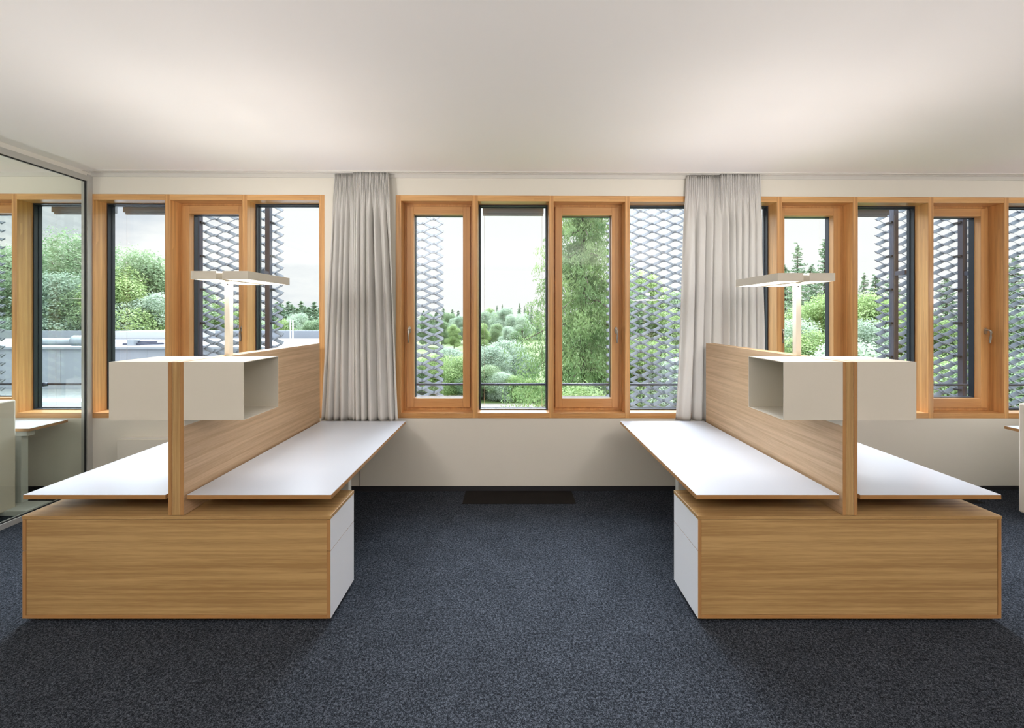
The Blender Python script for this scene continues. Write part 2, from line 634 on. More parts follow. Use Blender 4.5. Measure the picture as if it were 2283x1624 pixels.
# curtain tracks under the ceiling, one behind the other
tr = thing('curtain_track', 'white double curtain track running along the ceiling above the windows', 'curtain track', W(0, -0.1, 3.1))
obj('front_rail', MB().box(U(204), XR, -0.112, -0.09, ZC - 0.010, ZC + 0.004, W), rail_white, tr)
obj('rear_rail', MB().box(U(204), XR, -0.066, -0.044, ZC - 0.010, ZC + 0.004, W), rail_white, tr)

# ------------------------------------------------------------------ windows


def handle(parent, u, z, flip=1, d=0.118):
    hb = MB()
    # oval rosette
    ring_ = []
    for dd in (d, d - 0.010):
        for k in range(20):
            w = 2 * PI * k / 20
            ring_.append(W(u + 0.016 * math.cos(w), dd, z + 0.034 * math.sin(w) * (1.0)))
    hb.add(ring_, [tuple(range(20, 40)), tuple(range(19, -1, -1))] + [(k, (k + 1) % 20, 20 + (k + 1) % 20, 20 + k) for k in range(20)])
    h = obj('handle', hb, steel, parent, 0.0)
    g = MB()
    g.tube([(u, d - 0.008, z + 0.008), (u, d - 0.040, z + 0.008), (u + 0.002 * flip, d - 0.052, z + 0.004), (u + 0.004 * flip, d - 0.056, z - 0.012),
            (u + 0.004 * flip, d - 0.052, z - 0.06), (u + 0.003 * flip, d - 0.047, z - 0.10), (u, d - 0.046, z - 0.125)],
           [0.008, 0.008, 0.0095, 0.0105, 0.0100, 0.0095, 0.0085], 12, True, W)
    obj('grip', g, steel, h, 0.0, True)
    return h


WLAB = {1: 'timber sash window behind the glass wall at the left edge', 2: 'fixed timber window seen whole through the glass wall',
        3: 'fixed timber window just right of the glass wall', 4: 'timber sash window behind the left-hand lamp',
        5: 'fixed timber window between the left lamp and the left curtain', 6: 'timber sash window right beside the left curtain',
        7: 'fixed timber window with free view over the meadow in the middle', 8: 'timber sash window filled by the big spruce',
        9: 'fixed timber window filled by metal mesh, left of the right curtain', 10: 'fixed timber window mostly hidden by the right curtain',
        11: 'timber sash window behind the right-hand lamp', 12: 'fixed timber window right of the right-hand lamp',
        13: 'timber sash window with mesh behind, right of the box', 14: 'fixed timber window cut by the right edge'}


def window(n, pl, pr, typ, hside, last=False):
    u0, u1 = U(pl[1]), U(pr[0])
    uL = U(pl[0])
    uR = U(pr[1]) if last else u1
    kind_txt = WLAB[n]
    w = bpy.data.objects.new('window_%d' % n, None)
    COL.objects.link(w)
    w.location = W((u0 + u1) / 2, 0, ZB)
    OFF[w.name] = tuple(w.location)
    w['kind'] = 'structure'
    w['label'] = kind_txt
    w['category'] = 'window'
    F = -0.004
    obj('window_post', MB().box(uL, u0, F, 0.235, ZB, ZT, W), larch[2], w, 0.0015)
    if last:
        obj('window_post', MB().box(u1, uR, F, 0.235, ZB, ZT, W), larch[2], w, 0.0015)
    obj('window_head', MB().box(u0, u1, F, 0.235, Z1, ZT, W), larch[0], w, 0.0015)
    obj('window_sill', MB().box(u0, u1, F, 0.235, ZB, Z0, W), larch[0], w, 0.0015)
    if typ == 'F':
        fr = MB().ring(u0, u1, Z0, Z1, 0.012, 0.012, 0.012, 0.010, 0.146, 0.222, W)
        # stepped inner profile
        fr.ring(u0 + 0.012, u1 - 0.012, Z0 + 0.010, Z1 - 0.012, 0.006, 0.006, 0.006, 0.005, 0.19, 0.222, W)
        obj('black_frame', fr, black_alu, w)
        obj('pane', MB().box(u0 + 0.01, u1 - 0.01, 0.2145, 0.2155, Z0 + 0.01, Z1 - 0.01, W), glass, w)
        if n in (5, 9, 14): bu1 = None
        else: bu1 = u1 - (0.13 if n == 12 else 0.03)
    if typ == 'F' and bu1 is not None:
        bl = MB().box(u0 + 0.03, bu1, 0.30, 0.37, Z1 - 0.052, Z1 + 0.02, W)
        bo = obj('roller_blind', bl, blind_grey, w, 0.003)
        obj('bottom_bar', MB().box(u0 + 0.035, bu1 - 0.005, 0.325, 0.345, Z1 - 0.070, Z1 - 0.052, W), plain('blind_bar_%d' % n, (0.30, 0.31, 0.34), 0.4), bo)
        gw = MB()
        for uu in (u0 + 0.045, u1 - 0.045):
            gw.tube([(uu, 0.335, Z0 - 0.05), (uu, 0.335, Z1 - 0.05)], 0.0013, 6, False, W)
        obj('guide_wires', gw, steel, bo)
    if typ == 'S':
        obj('jamb_frame', MB().ring(u0, u1, Z0, Z1, 0.025, 0.03, 0.024, 0.027, 0.135, 0.235, W), larch_s[2], w, 0.002)
        s0, s1, t0, t1 = u0 + 0.027, u1 - 0.032, Z0 + 0.029, Z1 - 0.026
        sf = MB()
        wl, wt, wbm = 0.072, 0.080, 0.094
        sf.box(s0, s0 + wl, 0.118, 0.205, t0, t1, W)
        sf.box(s1 - wl, s1, 0.118, 0.205, t0, t1, W)
        sash = obj('sash', sf, larch_s[2], w, 0.0025)
        sr = MB()
        sr.box(s0 + wl, s1 - wl, 0.1185, 0.205, t1 - wt, t1, W)
        sr.box(s0 + wl, s1 - wl, 0.1185, 0.205, t0, t0 + wbm, W)
        obj('sash_rails', sr, larch_s[0], sash, 0.0025)
        obj('black_frame', MB().ring(s0 + wl - 0.002, s1 - wl + 0.002, t0 + wbm - 0.002, t1 - wt + 0.002, 0.006, 0.006, 0.006, 0.006, 0.185, 0.240, W), black_alu, sash)
        obj('pane', MB().box(s0 + wl, s1 - wl, 0.2295, 0.2305, t0 + wbm, t1 - wt, W), glass, sash)
        zh = 1.578 if n > 5 else 1.588
        if hside == 'L': handle(sash, s0 + wl * 0.42, zh, -1)
        else: handle(sash, s1 - wl * 0.42, zh, 1)
    # fall-protection bar just outside the glass
    r = MB().tube([(u0 - 0.03, 0.285, 1.004), (u1 + 0.03, 0.285, 1.004)], 0.0125, 12, True, W)
    for uu in (u0 + 0.004, u1 - 0.004):
        r.box(uu - 0.012, uu + 0.012, 0.235, 0.285, 0.985, 1.023, W)
    obj('guard_rail', r, post_dark, w, 0, True)


HS = {1: 'R', 4: 'R', 6: 'L', 8: 'R', 11: 'L', 13: 'R'}
n = 0
for P_, T_ in ((POSTS_A, TYPES_A), (POSTS_B, TYPES_B)):
    for i, t_ in enumerate(T_):
        n += 1
        window(n, P_[i], P_[i + 1], t_, HS.get(n, 'R'), last=(i == len(T_) - 1))

# ------------------------------------------------------------------ glass partition to the neighbouring room
GX = -4.093
pt = bpy.data.objects.new('wall_left', None)
COL.objects.link(pt)
pt.location = (GX, 4.46, 0)
OFF[pt.name] = (GX, 4.46, 0)
pt['kind'] = 'structure'
pt['category'] = 'wall'
pt['label'] = 'glazed partition to the next room in a grey aluminium frame'
GE = WY + WR * GX
obj('partition_post', MB().box(GX - 0.06, GX, GE - 0.056, GE, 0, ZC - 0.02), alu, pt, 0.001)
obj('top_rail', MB().box(GX - 0.06, GX, YB, GE - 0.056, 3.022, 3.075), alu, pt, 0.001)
obj('ceiling_strip', MB().box(GX - 0.055, GX - 0.004, YB, GE, 3.075, 3.117), rail_white, pt)
obj('bottom_rail', MB().box(GX - 0.06, GX, YB, GE - 0.056, 0.0, 0.045), alu, pt, 0.001)
gk = MB().box(GX - 0.024, GX - 0.010, GE - 0.064, GE - 0.056, 0.045, 3.022)
gk.box(GX - 0.024, GX - 0.010, YB, GE - 0.056, 3.015, 3.022)
gk.box(GX - 0.024, GX - 0.010, YB, GE - 0.056, 0.045, 0.053)
obj('gasket', gk, gasket, pt)
obj('pane', MB().box(GX - 0.020, GX - 0.015, YB, GE - 0.06, 0.05, 3.018), glass_p, pt)

# ------------------------------------------------------------------ desk groups
YF = 2.553
DESK_Z, DESK_T = 0.7195, 0.026


def desk(x0, x1, y0, y1, label, col_side, group='desks'):
    t = thing('desk', label, 'desk', ((x0 + x1) / 2, (y0 + y1) / 2, 0), group)
    core = MB().box(x0, x1, y0, y1, DESK_Z - DESK_T, DESK_Z - 0.0012)
    obj('edge_board', core, oak_edge[0], t, 0.0012, label='oak-edged board under the white top')
    obj('tabletop', MB().box(x0 + 0.0008, x1 - 0.0008, y0 + 0.0008, y1 - 0.0008, DESK_Z - 0.0014, DESK_Z), laminate, t, 0, label='white laminate surface')
    xe = x1 - 0.105 if col_side > 0 else x0 + 0.105
    s = -col_side
    for yy, ins in ((y0 + 0.57, 0.0), (y1 - 0.30, 0.36)):
        xe = (x1 - 0.105 if col_side > 0 else x0 + 0.105) + s * ins
        lg = MB().box(xe, xe + s * 0.075, yy, yy + 0.055, 0.03, DESK_Z - 0.075)
        l_ = obj('leg', lg, leg_grey, t, 0.003)
        obj('foot', MB().box(xe, xe + s * (0.60 - ins), yy - 0.01, yy + 0.065, 0.0, 0.03), leg_grey, l_, 0.004)
        obj('crossbar', MB().box(xe - s * 0.0, xe + s * (0.62 - ins), yy - 0.005, yy + 0.06, DESK_Z - 0.075, DESK_Z - DESK_T), leg_grey, l_, 0.002)
    obj('beam', MB().box(xe + s * 0.01, xe + s * 0.06, y0 + 0.575, y1 - 0.25, DESK_Z - 0.072, DESK_Z - DESK_T - 0.001), leg_grey, t)
    return t


def sideboard(x0, x1, label):
    y0, y1 = 2.55, 2.93
    zt, zb = 0.6025, 0.029
    t = thing('sideboard', label, 'cabinet', ((x0 + x1) / 2, (y0 + y1) / 2, 0), 'oak sideboards')
    obj('top_board', MB().box(x0, x1, y0, y1, zt - 0.019, zt), oak[0], t, 0.0012)
    obj('bottom_board', MB().box(x0 + 0.021, x1 - 0.021, y0, y1, zb, zb + 0.019), oak_edge[0], t, 0.001)
    obj('back_panel', MB().box(x0 + 0.022, x1 - 0.022, y0 + 0.0035, y0 + 0.02, zb + 0.0205, zt - 0.021), oak[0], t, 0.0008)
    obj('far_panel', MB().box(x0 + 0.022, x1 - 0.022, y1 - 0.02, y1 - 0.003, zb + 0.0205, zt - 0.021), oak[0], t)
    obj('plinth', MB().box(x0 + 0.05, x1 - 0.05, y0 + 0.05, y1 - 0.05, 0, zb), base_black, t)
    for a_, b_, s in ((x0 + 0.002, x0 + 0.021, -1), (x1 - 0.021, x1 - 0.002, 1)):
        for z0_, z1_ in ((zb, 0.4045), (0.4075, zt - 0.0205)):
            d_ = obj('drawer_front', MB().box(a_, b_, y0 + 0.001, y1 - 0.001, z0_, z1_), oak_edge[2], t, 0.0008)
            fx = b_ if s > 0 else a_
            obj('white_face', MB().box(fx - 0.0005, fx + 0.0008, y0 + 0.002, y1 - 0.002, z0_ + 0.0003, z1_ - 0.0003) if s > 0 else
                MB().box(fx - 0.0008, fx + 0.0005, y0 + 0.002, y1 - 0.002, z0_ + 0.0003, z1_ - 0.0003), drawer_white, d_)
    return t


def screen_wall(x0, x1, y1, label):
    zt, zb = 1.4605, 0.6045
    t = thing('desk_partition', label, 'partition', ((x0 + x1) / 2, 3.4, zb), 'oak desk partitions')
    w = x1 - x0
    a = w * 0.225
    obj('core_panel', MB().box(x0 + a + 0.0022, x1 - a - 0.0022, YF + 0.001, y1 - 0.002, zb, zt - 0.001), oak[2], t, 0.0008)
    obj('side_panel', MB().box(x0, x0 + a, YF, y1, zb, zt), oak_lit_panel[1], t, 0.0015)
    obj('side_panel', MB().box(x1 - a, x1, YF, y1, zb, zt), oak_lit_panel[1], t, 0.0015)
    e = MB()
    for p_, q_ in ((x0 + 0.0005, x0 + a - 0.0005), (x1 - a + 0.0005, x1 - 0.0005)):
        e.box(p_, q_, YF - 0.0012, YF + 0.0002, zb + 0.001, zt - 0.001)
    obj('edge_band', e, oak_edge[2], t)
    obj('cover_strip', MB().box(x0 + a + 0.002, x1 - a - 0.002, YF + 0.002, 2.94, zt - 0.001, zt + 0.001), box_white, t)
    return t


def shelf_box(x0, x1, open_side, label):
    """white sheet-metal box hung on the partition, open towards the aisle"""
    y0, y1, z0, z1, k = 2.551, 2.930, 1.1360, 1.4608, 0.004
    t = thing('hanging_shelf_box', label, 'shelf box', ((x0 + x1) / 2, (y0 + y1) / 2, z0), 'white hanging boxes')
    ib = MB()
    ib.box(x0, x1, y0, y0 + k, z0, z1)
    ib.box(x0, x1, y1 - k, y1, z0, z1)
    ib.box(x0, x1, y0 + k, y1 - k, z0, z0 + k)
    ib.box(x0, x1, y0 + k, y1 - k, z1 - k, z1)
    xe = (x0, x0 + k) if open_side > 0 else (x1 - k, x1)
    ib.box(xe[0], xe[1], y0 + k, y1 - k, z0 + k, z1 - k)
    obj('casing', ib, box_white, t, 0.0)
    xm = (x0, x0 + 0.003) if open_side > 0 else (x1 - 0.003, x1)
    obj('mounting_strip', MB().box(xm[0], xm[1], y0 + 0.002, y1, z0 - 0.032, z0), box_white, t)
    return t


def lamp(xc, yf, zb, name_label, y_len=0.55):
    t = thing('desk_lamp', name_label, 'lamp', (xc, 3.02, 1.4605), 'twin-head lamps on the partitions')
    w = 0.1635
    g = 0.0195
    obj('pole', MB().box(xc - 0.0175, xc + 0.0175, 3.0, 3.04, 1.4606, zb + 0.01), box_white, t, 0.0025)
    scr = MB()
    scr.tube([(xc + (0.004 if xc < 0 else -0.004), 2.9985, zb - 0.028), (xc + (0.004 if xc < 0 else -0.004), 3.0005, zb - 0.028)], 0.0042, 14)
    obj('screw', scr, gasket, t)
    obj('bridge', MB().box(xc - g - 0.001, xc + g + 0.001, 2.985, 3.10, zb + 0.006, zb + 0.046), box_white, t)
    wide_uplight(xc, yf + y_len / 2, zb + 0.056, 0.5, LAMP_SIDE, 0.03, 0.4)
    for s in (-1, 1):
        x0, x1 = (xc - g - w, xc - g) if s < 0 else (xc + g, xc + g + w)
        y0, y1, z0, z1, k = yf, yf + y_len, zb, zb + 0.053, 0.006
        h = MB()
        h.box(x0, x1, y0, y0 + k, z0, z1)
        h.box(x0, x1, y1 - k, y1, z0, z1)
        h.box(x0, x0 + k, y0 + k, y1 - k, z0, z1)
        h.box(x1 - k, x1, y0 + k, y1 - k, z0, z1)
        h.box(x0 + k, x1 - k, y0 + k, y1 - k, z0 + 0.022, z0 + 0.026)
        hd = obj('lamp_head', h, box_white, t, 0.0008)
        obj('diffuser', MB().box(x0 + k, x1 - k, y0 + k, y1 - k, z0 + 0.002, z0 + 0.005), diffuser, hd)
        add_light('head_uplight', 'AREA', ((x0 + x1) / 2, (y0 + y1) / 2, z1 - 0.008), UP, LAMP_UP, WARM, shape='RECTANGLE', size=w - 0.03, size_y=y_len - 0.03)
        add_light('head_downlight', 'AREA', ((x0 + x1) / 2, (y0 + y1) / 2, z0 - 0.001), (0, 0, 0), 5.2, WARM, shape='RECTANGLE', size=w - 0.03, size_y=y_len - 0.03)
    return t


# left group
sideboard(-2.731, -1.0095, 'low oak sideboard with white drawer ends, left of the aisle')
screen_wall(-1.9165, -1.830, 4.360, 'long oak partition between the two left desks')
desk(-2.7275, -1.9325, YF, 4.352, 'white desk left of the left oak partition, beside the glass wall', -1)
desk(-1.8135, -1.0085, YF, 4.352, 'white desk on the left side of the central aisle', 1)
shelf_box(-2.2465, -1.9165, -1, 'white box on the outer side of the left oak partition')
shelf_box(-1.830, -1.4955, 1, 'white open box on the aisle side of the left oak partition')
lamp(-1.8675, 2.92, 1.953, 'white twin-head lamp standing on the left oak partition')
# right group
sideboard(1.037, 2.7325, 'low oak sideboard with white drawer ends, right of the aisle')
screen_wall(1.8465, 1.928, 4.352, 'long oak partition between the two right desks')
desk(1.0305, 1.829, YF, 4.352, 'white desk on the right side of the central aisle', -1)
desk(1.944, 2.7325, YF, 4.352, 'white desk right of the right oak partition', 1)
shelf_box(1.516, 1.8465, -1, 'white open box on the aisle side of the right oak partition')
shelf_box(1.928, 2.256, 1, 'white box on the outer side of the right oak partition')
lamp(1.882, 2.92, 1.940, 'white twin-head lamp standing on the right oak partition')

# ------------------------------------------------------------------ neighbouring furniture cut by the picture's edges


def rounded_box(x0, x1, y0, y1, z0, z1, r=0.02):
    return MB().box(x0, x1, y0, y1, z0, z1)


t = thing('storage_cabinet', 'tall cream cabinet behind the glass wall at the left edge', 'cabinet', (-4.75, 3.3, 0), 'cream cabinets')
obj('casing', MB().box(-5.2, -4.355, 2.6, 4.02, 0.03, 0.986), cream, t, 0.012)
obj('plinth', MB().box(-5.15, -4.41, 2.65, 3.97, 0, 0.032), base_black, t)
t = thing('storage_cabinet', 'tall cream cabinet with rounded edges at the far right edge', 'cabinet', (4.8, 3.3, 0), 'cream cabinets')
obj('casing', MB().box(4.37, 5.2, 2.6, 3.95, 0.03, 0.972), cream, t, 0.016)
obj('plinth', MB().box(4.42, 5.15, 2.65, 3.90, 0, 0.032), base_black, t)
# left neighbour desk
t = thing('desk', 'white desk corner in the next room behind the glass wall', 'desk', (-4.7, 3.4, 0), 'desks')
obj('edge_board', MB().box(-5.25, -4.283, 4.06, 4.415, DESK_Z - 0.026, DESK_Z - 0.0012), oak_edge[1], t, 0.001)
obj('tabletop', MB().box(-5.249, -4.284, 4.061, 4.414, DESK_Z - 0.0014, DESK_Z), laminate, t)
l_ = obj('leg', MB().box(-4.47, -4.385, 4.09, 4.15, 0.045, DESK_Z - 0.075), leg_grey, t, 0.003)
obj('crossbar', MB().box(-5.1, -4.33, 4.085, 4.155, DESK_Z - 0.075, DESK_Z - 0.026), leg_grey, l_, 0.002)
obj('foot', MB().box(-5.1, -4.165, 3.925, 4.145, 0.0, 0.045), leg_grey, l_, 0.003)
# right neighbour desk
t = thing('desk', 'desk corner beside the cream cabinet at the right edge', 'desk', (5.0, 3.9, 0), 'desks')
obj('edge_board', MB().box(4.483, 5.3, 3.955, 4.165, DESK_Z - 0.026, DESK_Z - 0.0012), oak_edge[1], t, 0.001)
obj('tabletop', MB().box(4.484, 5.299, 3.956, 4.164, DESK_Z - 0.0014, DESK_Z), laminate, t)
l_ = obj('leg', MB().box(4.60, 4.67, 4.0, 4.06, 0.03, DESK_Z - 0.075), leg_grey, t, 0.003)
obj('crossbar', MB().box(4.6, 5.2, 3.99, 4.07, DESK_Z - 0.075, DESK_Z - 0.026), leg_grey, l_, 0.002)
obj('foot', MB().box(4.60, 5.2, 3.98, 4.08, 0.0, 0.03), leg_grey, l_, 0.003)

# low wall duct behind the left desk
t = thing('wall_convector', 'low white convector box on the window wall behind the left desk', 'radiator', (-3.1, 4.43, 0.1))
obj('casing', MB().box(U(279), -2.30, -0.095, 0.0, 0.12, 0.530, W), white_paint, t, 0.002)
obj('top_grille', MB().box(U(279) + 0.02, -2.32, -0.085, -0.012, 0.528, 0.536, W), rail_white, t, 0.001)
# upright joint in the wall cladding
struct('trim_2', MB().box(U(801.6), U(803.2), -0.002, 0.001, 0.05, ZB, W), plain('cladding_joint', (0.25, 0.24, 0.21), 0.9), 'thin vertical joint in the wall below the curtain')

# floor hatches at the window wall
tag(obj('floor_hatch', MB().box(-0.452, 0.587, 4.180, 4.485, 0.0, 0.004), hatch_dark), 'dark floor hatch below the middle windows, in the aisle', 'floor hatch', 'floor hatches')
tag(obj('floor_hatch', MB().box(3.30, 4.335, 4.190, 4.51, 0.0, 0.004), hatch_dark), 'dark floor hatch behind the right-hand desk, by the wall', 'floor hatch', 'floor hatches')

# ------------------------------------------------------------------ curtains


def curtain(name, top, bot, ztop, zbot, yc, seed, npl, parent, amp=0.030):
    """gathered cloth: dense pleats at the heading that merge into broader irregular folds"""
    rng = random.Random(seed)
    NS, NT = 420, 56
    big = [rng.uniform(0.7, 1.35) for _ in range(npl)]
    cum = [0.0]
    for b_ in big: cum.append(cum[-1] + b_)
    tot = cum[-1]
    amps = [rng.uniform(0.65, 1.25) for _ in range(npl + 1)]
    tilt = [rng.uniform(-0.5, 0.5) for _ in range(npl + 1)]
    v, f = [], []
    for j in range(NT + 1):
        t_ = j / NT
        z = ztop + (zbot - ztop) * t_
        x0 = top[0] + (bot[0] - top[0]) * (t_ ** 0.85)
        x1 = top[1] + (bot[1] - top[1]) * (t_ ** 0.85)
        blend = min(1.0, t_ / 0.22)
        blend = blend * blend * (3 - 2 * blend)
        for i in range(NS + 1):
            s = i / NS
            # irregular fold phase, wandering slightly down the cloth
            q = s * tot + 0.35 * math.sin(2.3 * s * PI + seed) * t_ + 0.18 * math.sin(5.1 * s + 3 * t_ + seed)
            q = min(max(q, 0), tot - 1e-6)
            k = 0
            while cum[k + 1] < q: k += 1
            loc = (q - cum[k]) / big[k]
            ph = 2 * PI * (k + loc)
            tilt_s = 3 * (tilt[k] * (1 - loc) + tilt[k + 1] * loc)
            am = amps[k] * (1 - loc) + amps[k + 1] * loc
            fold = math.sin(ph) + 0.22 * math.sin(2 * ph + tilt_s)
            fine = math.sin(2 * PI * s * npl * 4.2 + 0.8 * math.sin(s * 21 + seed))
            A = amp * (0.30 + 0.70 * blend) * am
            yy = A * fold * blend + 0.010 * fine * (1 - blend) + 0.004 * math.sin(2 * PI * s * npl * 2.1 + 4 * t_) * blend
            xx = x0 + (x1 - x0) * s + (0.010 * math.cos(ph) * am * blend)
            dz = 0.004 * math.sin(ph * 1.0) * (1 if j == NT else 0)
            v.append((xx, yc + yy + WR * xx, z + dz))
    for j in range(NT):
        for i in range(NS):
            a_ = j * (NS + 1) + i
            f.append((a_, a_ + 1, a_ + NS + 2, a_ + NS + 1))
    mb = MB()
    mb.add(v, f)
    o = obj(name, mb, curtain_cloth, parent, 0, True)
    m = o.modifiers.new('thickness', 'SOLIDIFY')
    m.thickness = 0.0016
    return o


YR, YQ = 4.452, 4.412
tag(curtain('curtain', (X(747, YR), X(792, YR)), (X(716, YR), X(800, YR)), 3.098, 0.704, YR, 3, 4, None, 0.032),
    'pale grey gathered curtain, left half of the pair left of the middle windows', 'curtain', 'grey curtains')
tag(curtain('curtain', (X(788, YQ), X(866, YQ)), (X(786, YQ), X(888, YQ)), 3.104, 0.708, YQ, 11, 6, None, 0.040),
    'pale grey gathered curtain beside the left edge of the middle windows', 'curtain', 'grey curtains')
tag(curtain('curtain', (X(1532, YR), X(1612, YR)), (X(1508, YR), X(1622, YR)), 3.088, 0.700, YR, 21, 4, None, 0.032),
    'grey gathered curtain nearest the mesh-screened window, left of its pair', 'curtain', 'grey curtains')
tag(curtain('curtain', (X(1609, YQ), X(1697, YQ)), (X(1607, YQ), X(1704, YQ)), 3.094, 0.704, YQ, 34, 6, None, 0.040),
    'grey gathered curtain behind the right-hand lamp', 'curtain', 'grey curtains')

# ------------------------------------------------------------------ expanded-metal screens outside
DS = 0.56
PH, PV = 0.2550, 0.0912


def mesh_screen(x0, x1, zlo, zhi, label, phase=0.0, mirror=False):
    mb = MB()
    Y0 = WY + DS
    w = 0.050
    tl = math.radians(36)
    hy, hz = math.cos(tl) * w / 2, math.sin(tl) * w / 2
    th = 0.0018
    flat = 0.13
    nr = int((zhi - zlo) / (PV / 2))

    def prof(p):
        p = p % 1.0
        # trapezoid: high around 0, low around .5
        e = flat / 2
        if p < e or p > 1 - e: return 1.0
        if abs(p - 0.5) < e: return -1.0
        if p < 0.5: return 1 - 2 * (p - e) / (0.5 - 2 * e)
        return -1 + 2 * (p - 0.5 - e) / (0.5 - 2 * e)
    brk = [0, flat / 2, 0.5 - flat / 2, 0.5, 0.5 + flat / 2, 1 - flat / 2]
    for j in range(nr + 1):
        off = 0.0 if j % 2 == 0 else 0.5
        xs = [x0, x1]
        k0 = int(math.floor((x0 - x0) / PH)) - 1
        for k in range(k0, int((x1 - x0) / PH) + 3):
            for b_ in brk:
                xx = x0 + (k + b_ - off - phase) * PH
                if x0 < xx < x1: xs.append(xx)
        xs = sorted(set(round(q, 5) for q in xs))
        zc = zlo + j * PV / 2
        V, F_ = [], []
        for xx in xs:
            zz = zc + (PV / 4) * prof((xx - x0) / PH + off + phase)
            yb = Y0 + WR * xx
            # inner edge lower, outer edge higher
            V += [(xx, yb - hy, zz - hz - th), (xx, yb + hy, zz + hz - th), (xx, yb + hy, zz + hz + th), (xx, yb - hy, zz - hz + th)]
        for i in range(len(xs) - 1):
            a_ = i * 4
            for q in range(4):
                F_.append((a_ + q, a_ + (q + 1) % 4, a_ + 4 + (q + 1) % 4, a_ + 4 + q))
        F_ += [(0, 1, 2, 3), tuple(4 * (len(xs) - 1) + q for q in (3, 2, 1, 0))]
        mb.add(V, F_)
    o = obj('mesh_screen', mb, screen_alu)
    tag(o, label, 'mesh screen', 'expanded metal screens outside the windows')
    return o


YS = WY + DS
sx = lambda px: X(px, YS)
mesh_screen(sx(-195), sx(17), 0.35, 3.45, 'metal mesh screen seen through the glass wall at the left edge')
mesh_screen(sx(430), sx(633), 0.35, 3.45, 'metal mesh screen behind the left-hand lamp', 0.5)
mesh_screen(sx(786), sx(989), 0.35, 3.45, 'metal mesh screen behind the first middle window sash')
mesh_screen(sx(1352), sx(1565), 0.35, 3.45, 'metal mesh screen filling the fixed window beside the right curtain')
mesh_screen(sx(1957), sx(2170), 0.35, 3.45, 'metal mesh screen behind the right-hand windows, left edge free', 0.5)
mesh_screen(sx(2172), sx(2395), 0.35, 3.45, 'metal mesh screen outside the window at the right edge', 0.3)


def facade_post(px, label, side):
    Yp = WY + 0.47
    xc = X(px, Yp)
    t = thing('steel_post', label, 'post', (xc, Yp, -5.0), 'dark steel posts carrying the screens')
    obj('post', MB().box(xc - 0.025, xc + 0.025, Yp - 0.02, Yp + 0.04, -5.0, 3.6), post_dark, t, 0.002)
    for zz in (2.18,):
        obj('bracket', MB().box(xc - 0.02, xc + 0.02, WY + 0.29 + WR * xc, Yp - 0.015, zz - 0.022, zz + 0.022), post_dark, t)
    z_ = 0.55
    while z_ < 3.4:
        obj('clip', MB().box(xc - side * 0.025 - 0.012, xc - side * 0.025 + 0.012, Yp - 0.005, Yp + 0.075, z_ - 0.010, z_ + 0.010), gasket, t)
        z_ += PV * 4
    return t


facade_post(442, 'dark steel post outside, left of the two behind the left-hand lamp', -1)
facade_post(598, 'dark steel post outside, right of the two behind the left-hand lamp', -1)
facade_post(835, 'dark steel post outside, hidden mostly by the left curtain', -1)
facade_post(1548, 'dark steel post outside, hidden mostly by the right curtain', 1)
facade_post(1994.5, 'dark steel post outside, behind the fixed window right of the box', 1)
facade_post(2148, 'dark steel post outside, behind the right-hand sash', 1)

# ------------------------------------------------------------------ outdoors: ground and neighbouring flat-roofed building
GZ = -5.0
g = MB()
g.add([(-260, 5.2, GZ), (260, 5.2, GZ), (260, 330, GZ), (-260, 330, GZ)], [(0, 1, 2, 3)])
go = obj('ground', g, meadow_m)
tag(go, 'green meadow below the building reaching to the forest', 'meadow', kind='structure')
pth = MB().box(X(1000, 34), X(1420, 34), 32.6, 35.2, GZ, GZ + 0.03)
tag(obj('gravel_path', pth, plain('path_gravel', (0.30, 0.28, 0.24), 0.9, var=0.2, vscale=2)), 'pale path strip under the shrubs below the middle windows', 'path', kind='structure')

t = thing('neighbouring_building', 'low pale concrete building with flat roofs beyond the left windows', 'building', (-14, 14, -5))
obj('lower_roof', MB().box(-30, -7.0, 6.2, 12.7, -5.0, -0.34), roof_white, t)
obj('parapet_wall', MB().box(-30, -5.6, 12.7, 13.0, -5.0, Z(778, 12.7)), concrete, t, 0.01)
obj('coping', MB().box(-30, -5.5, 12.62, 13.08, Z(778, 12.7), Z(773.5, 12.7)), roof_white, t)
obj('upper_roof', MB().box(-38, -6.2, 13.0, 22.0, -5.0, Z(760, 20)), roof_white, t)
obj('far_parapet', MB().box(-60, -12.5, 38, 38.5, -5.0, Z(738, 38)), concrete, t)
obj('side_roof', MB().box(-40, -12.0, 22.0, 38.0, -5.0, Z(764, 33)), roof_white, t)
jg = plain('joint_grey', (0.30, 0.32, 0.35), 0.9)
for k in range(5):
    xx = X(134, 12.7) + (k - 1) * 2.4
    obj('panel_joint', MB().box(xx - 0.008, xx + 0.008, 12.694, 12.701, -0.34, Z(779, 12.7)), jg, t)
obj('gravel_edge', MB().box(-30, -7.2, 11.0, 12.69, -0.34, -0.30), plain('roof_gravel', (0.22, 0.24, 0.235), 0.95, var=0.35, vscale=9), t)
obj('white_upstand', MB().box(-30, -7.1, 10.6, 11.0, -0.34, -0.26), plain('white_upstand', (0.6, 0.62, 0.65), 0.7), t)
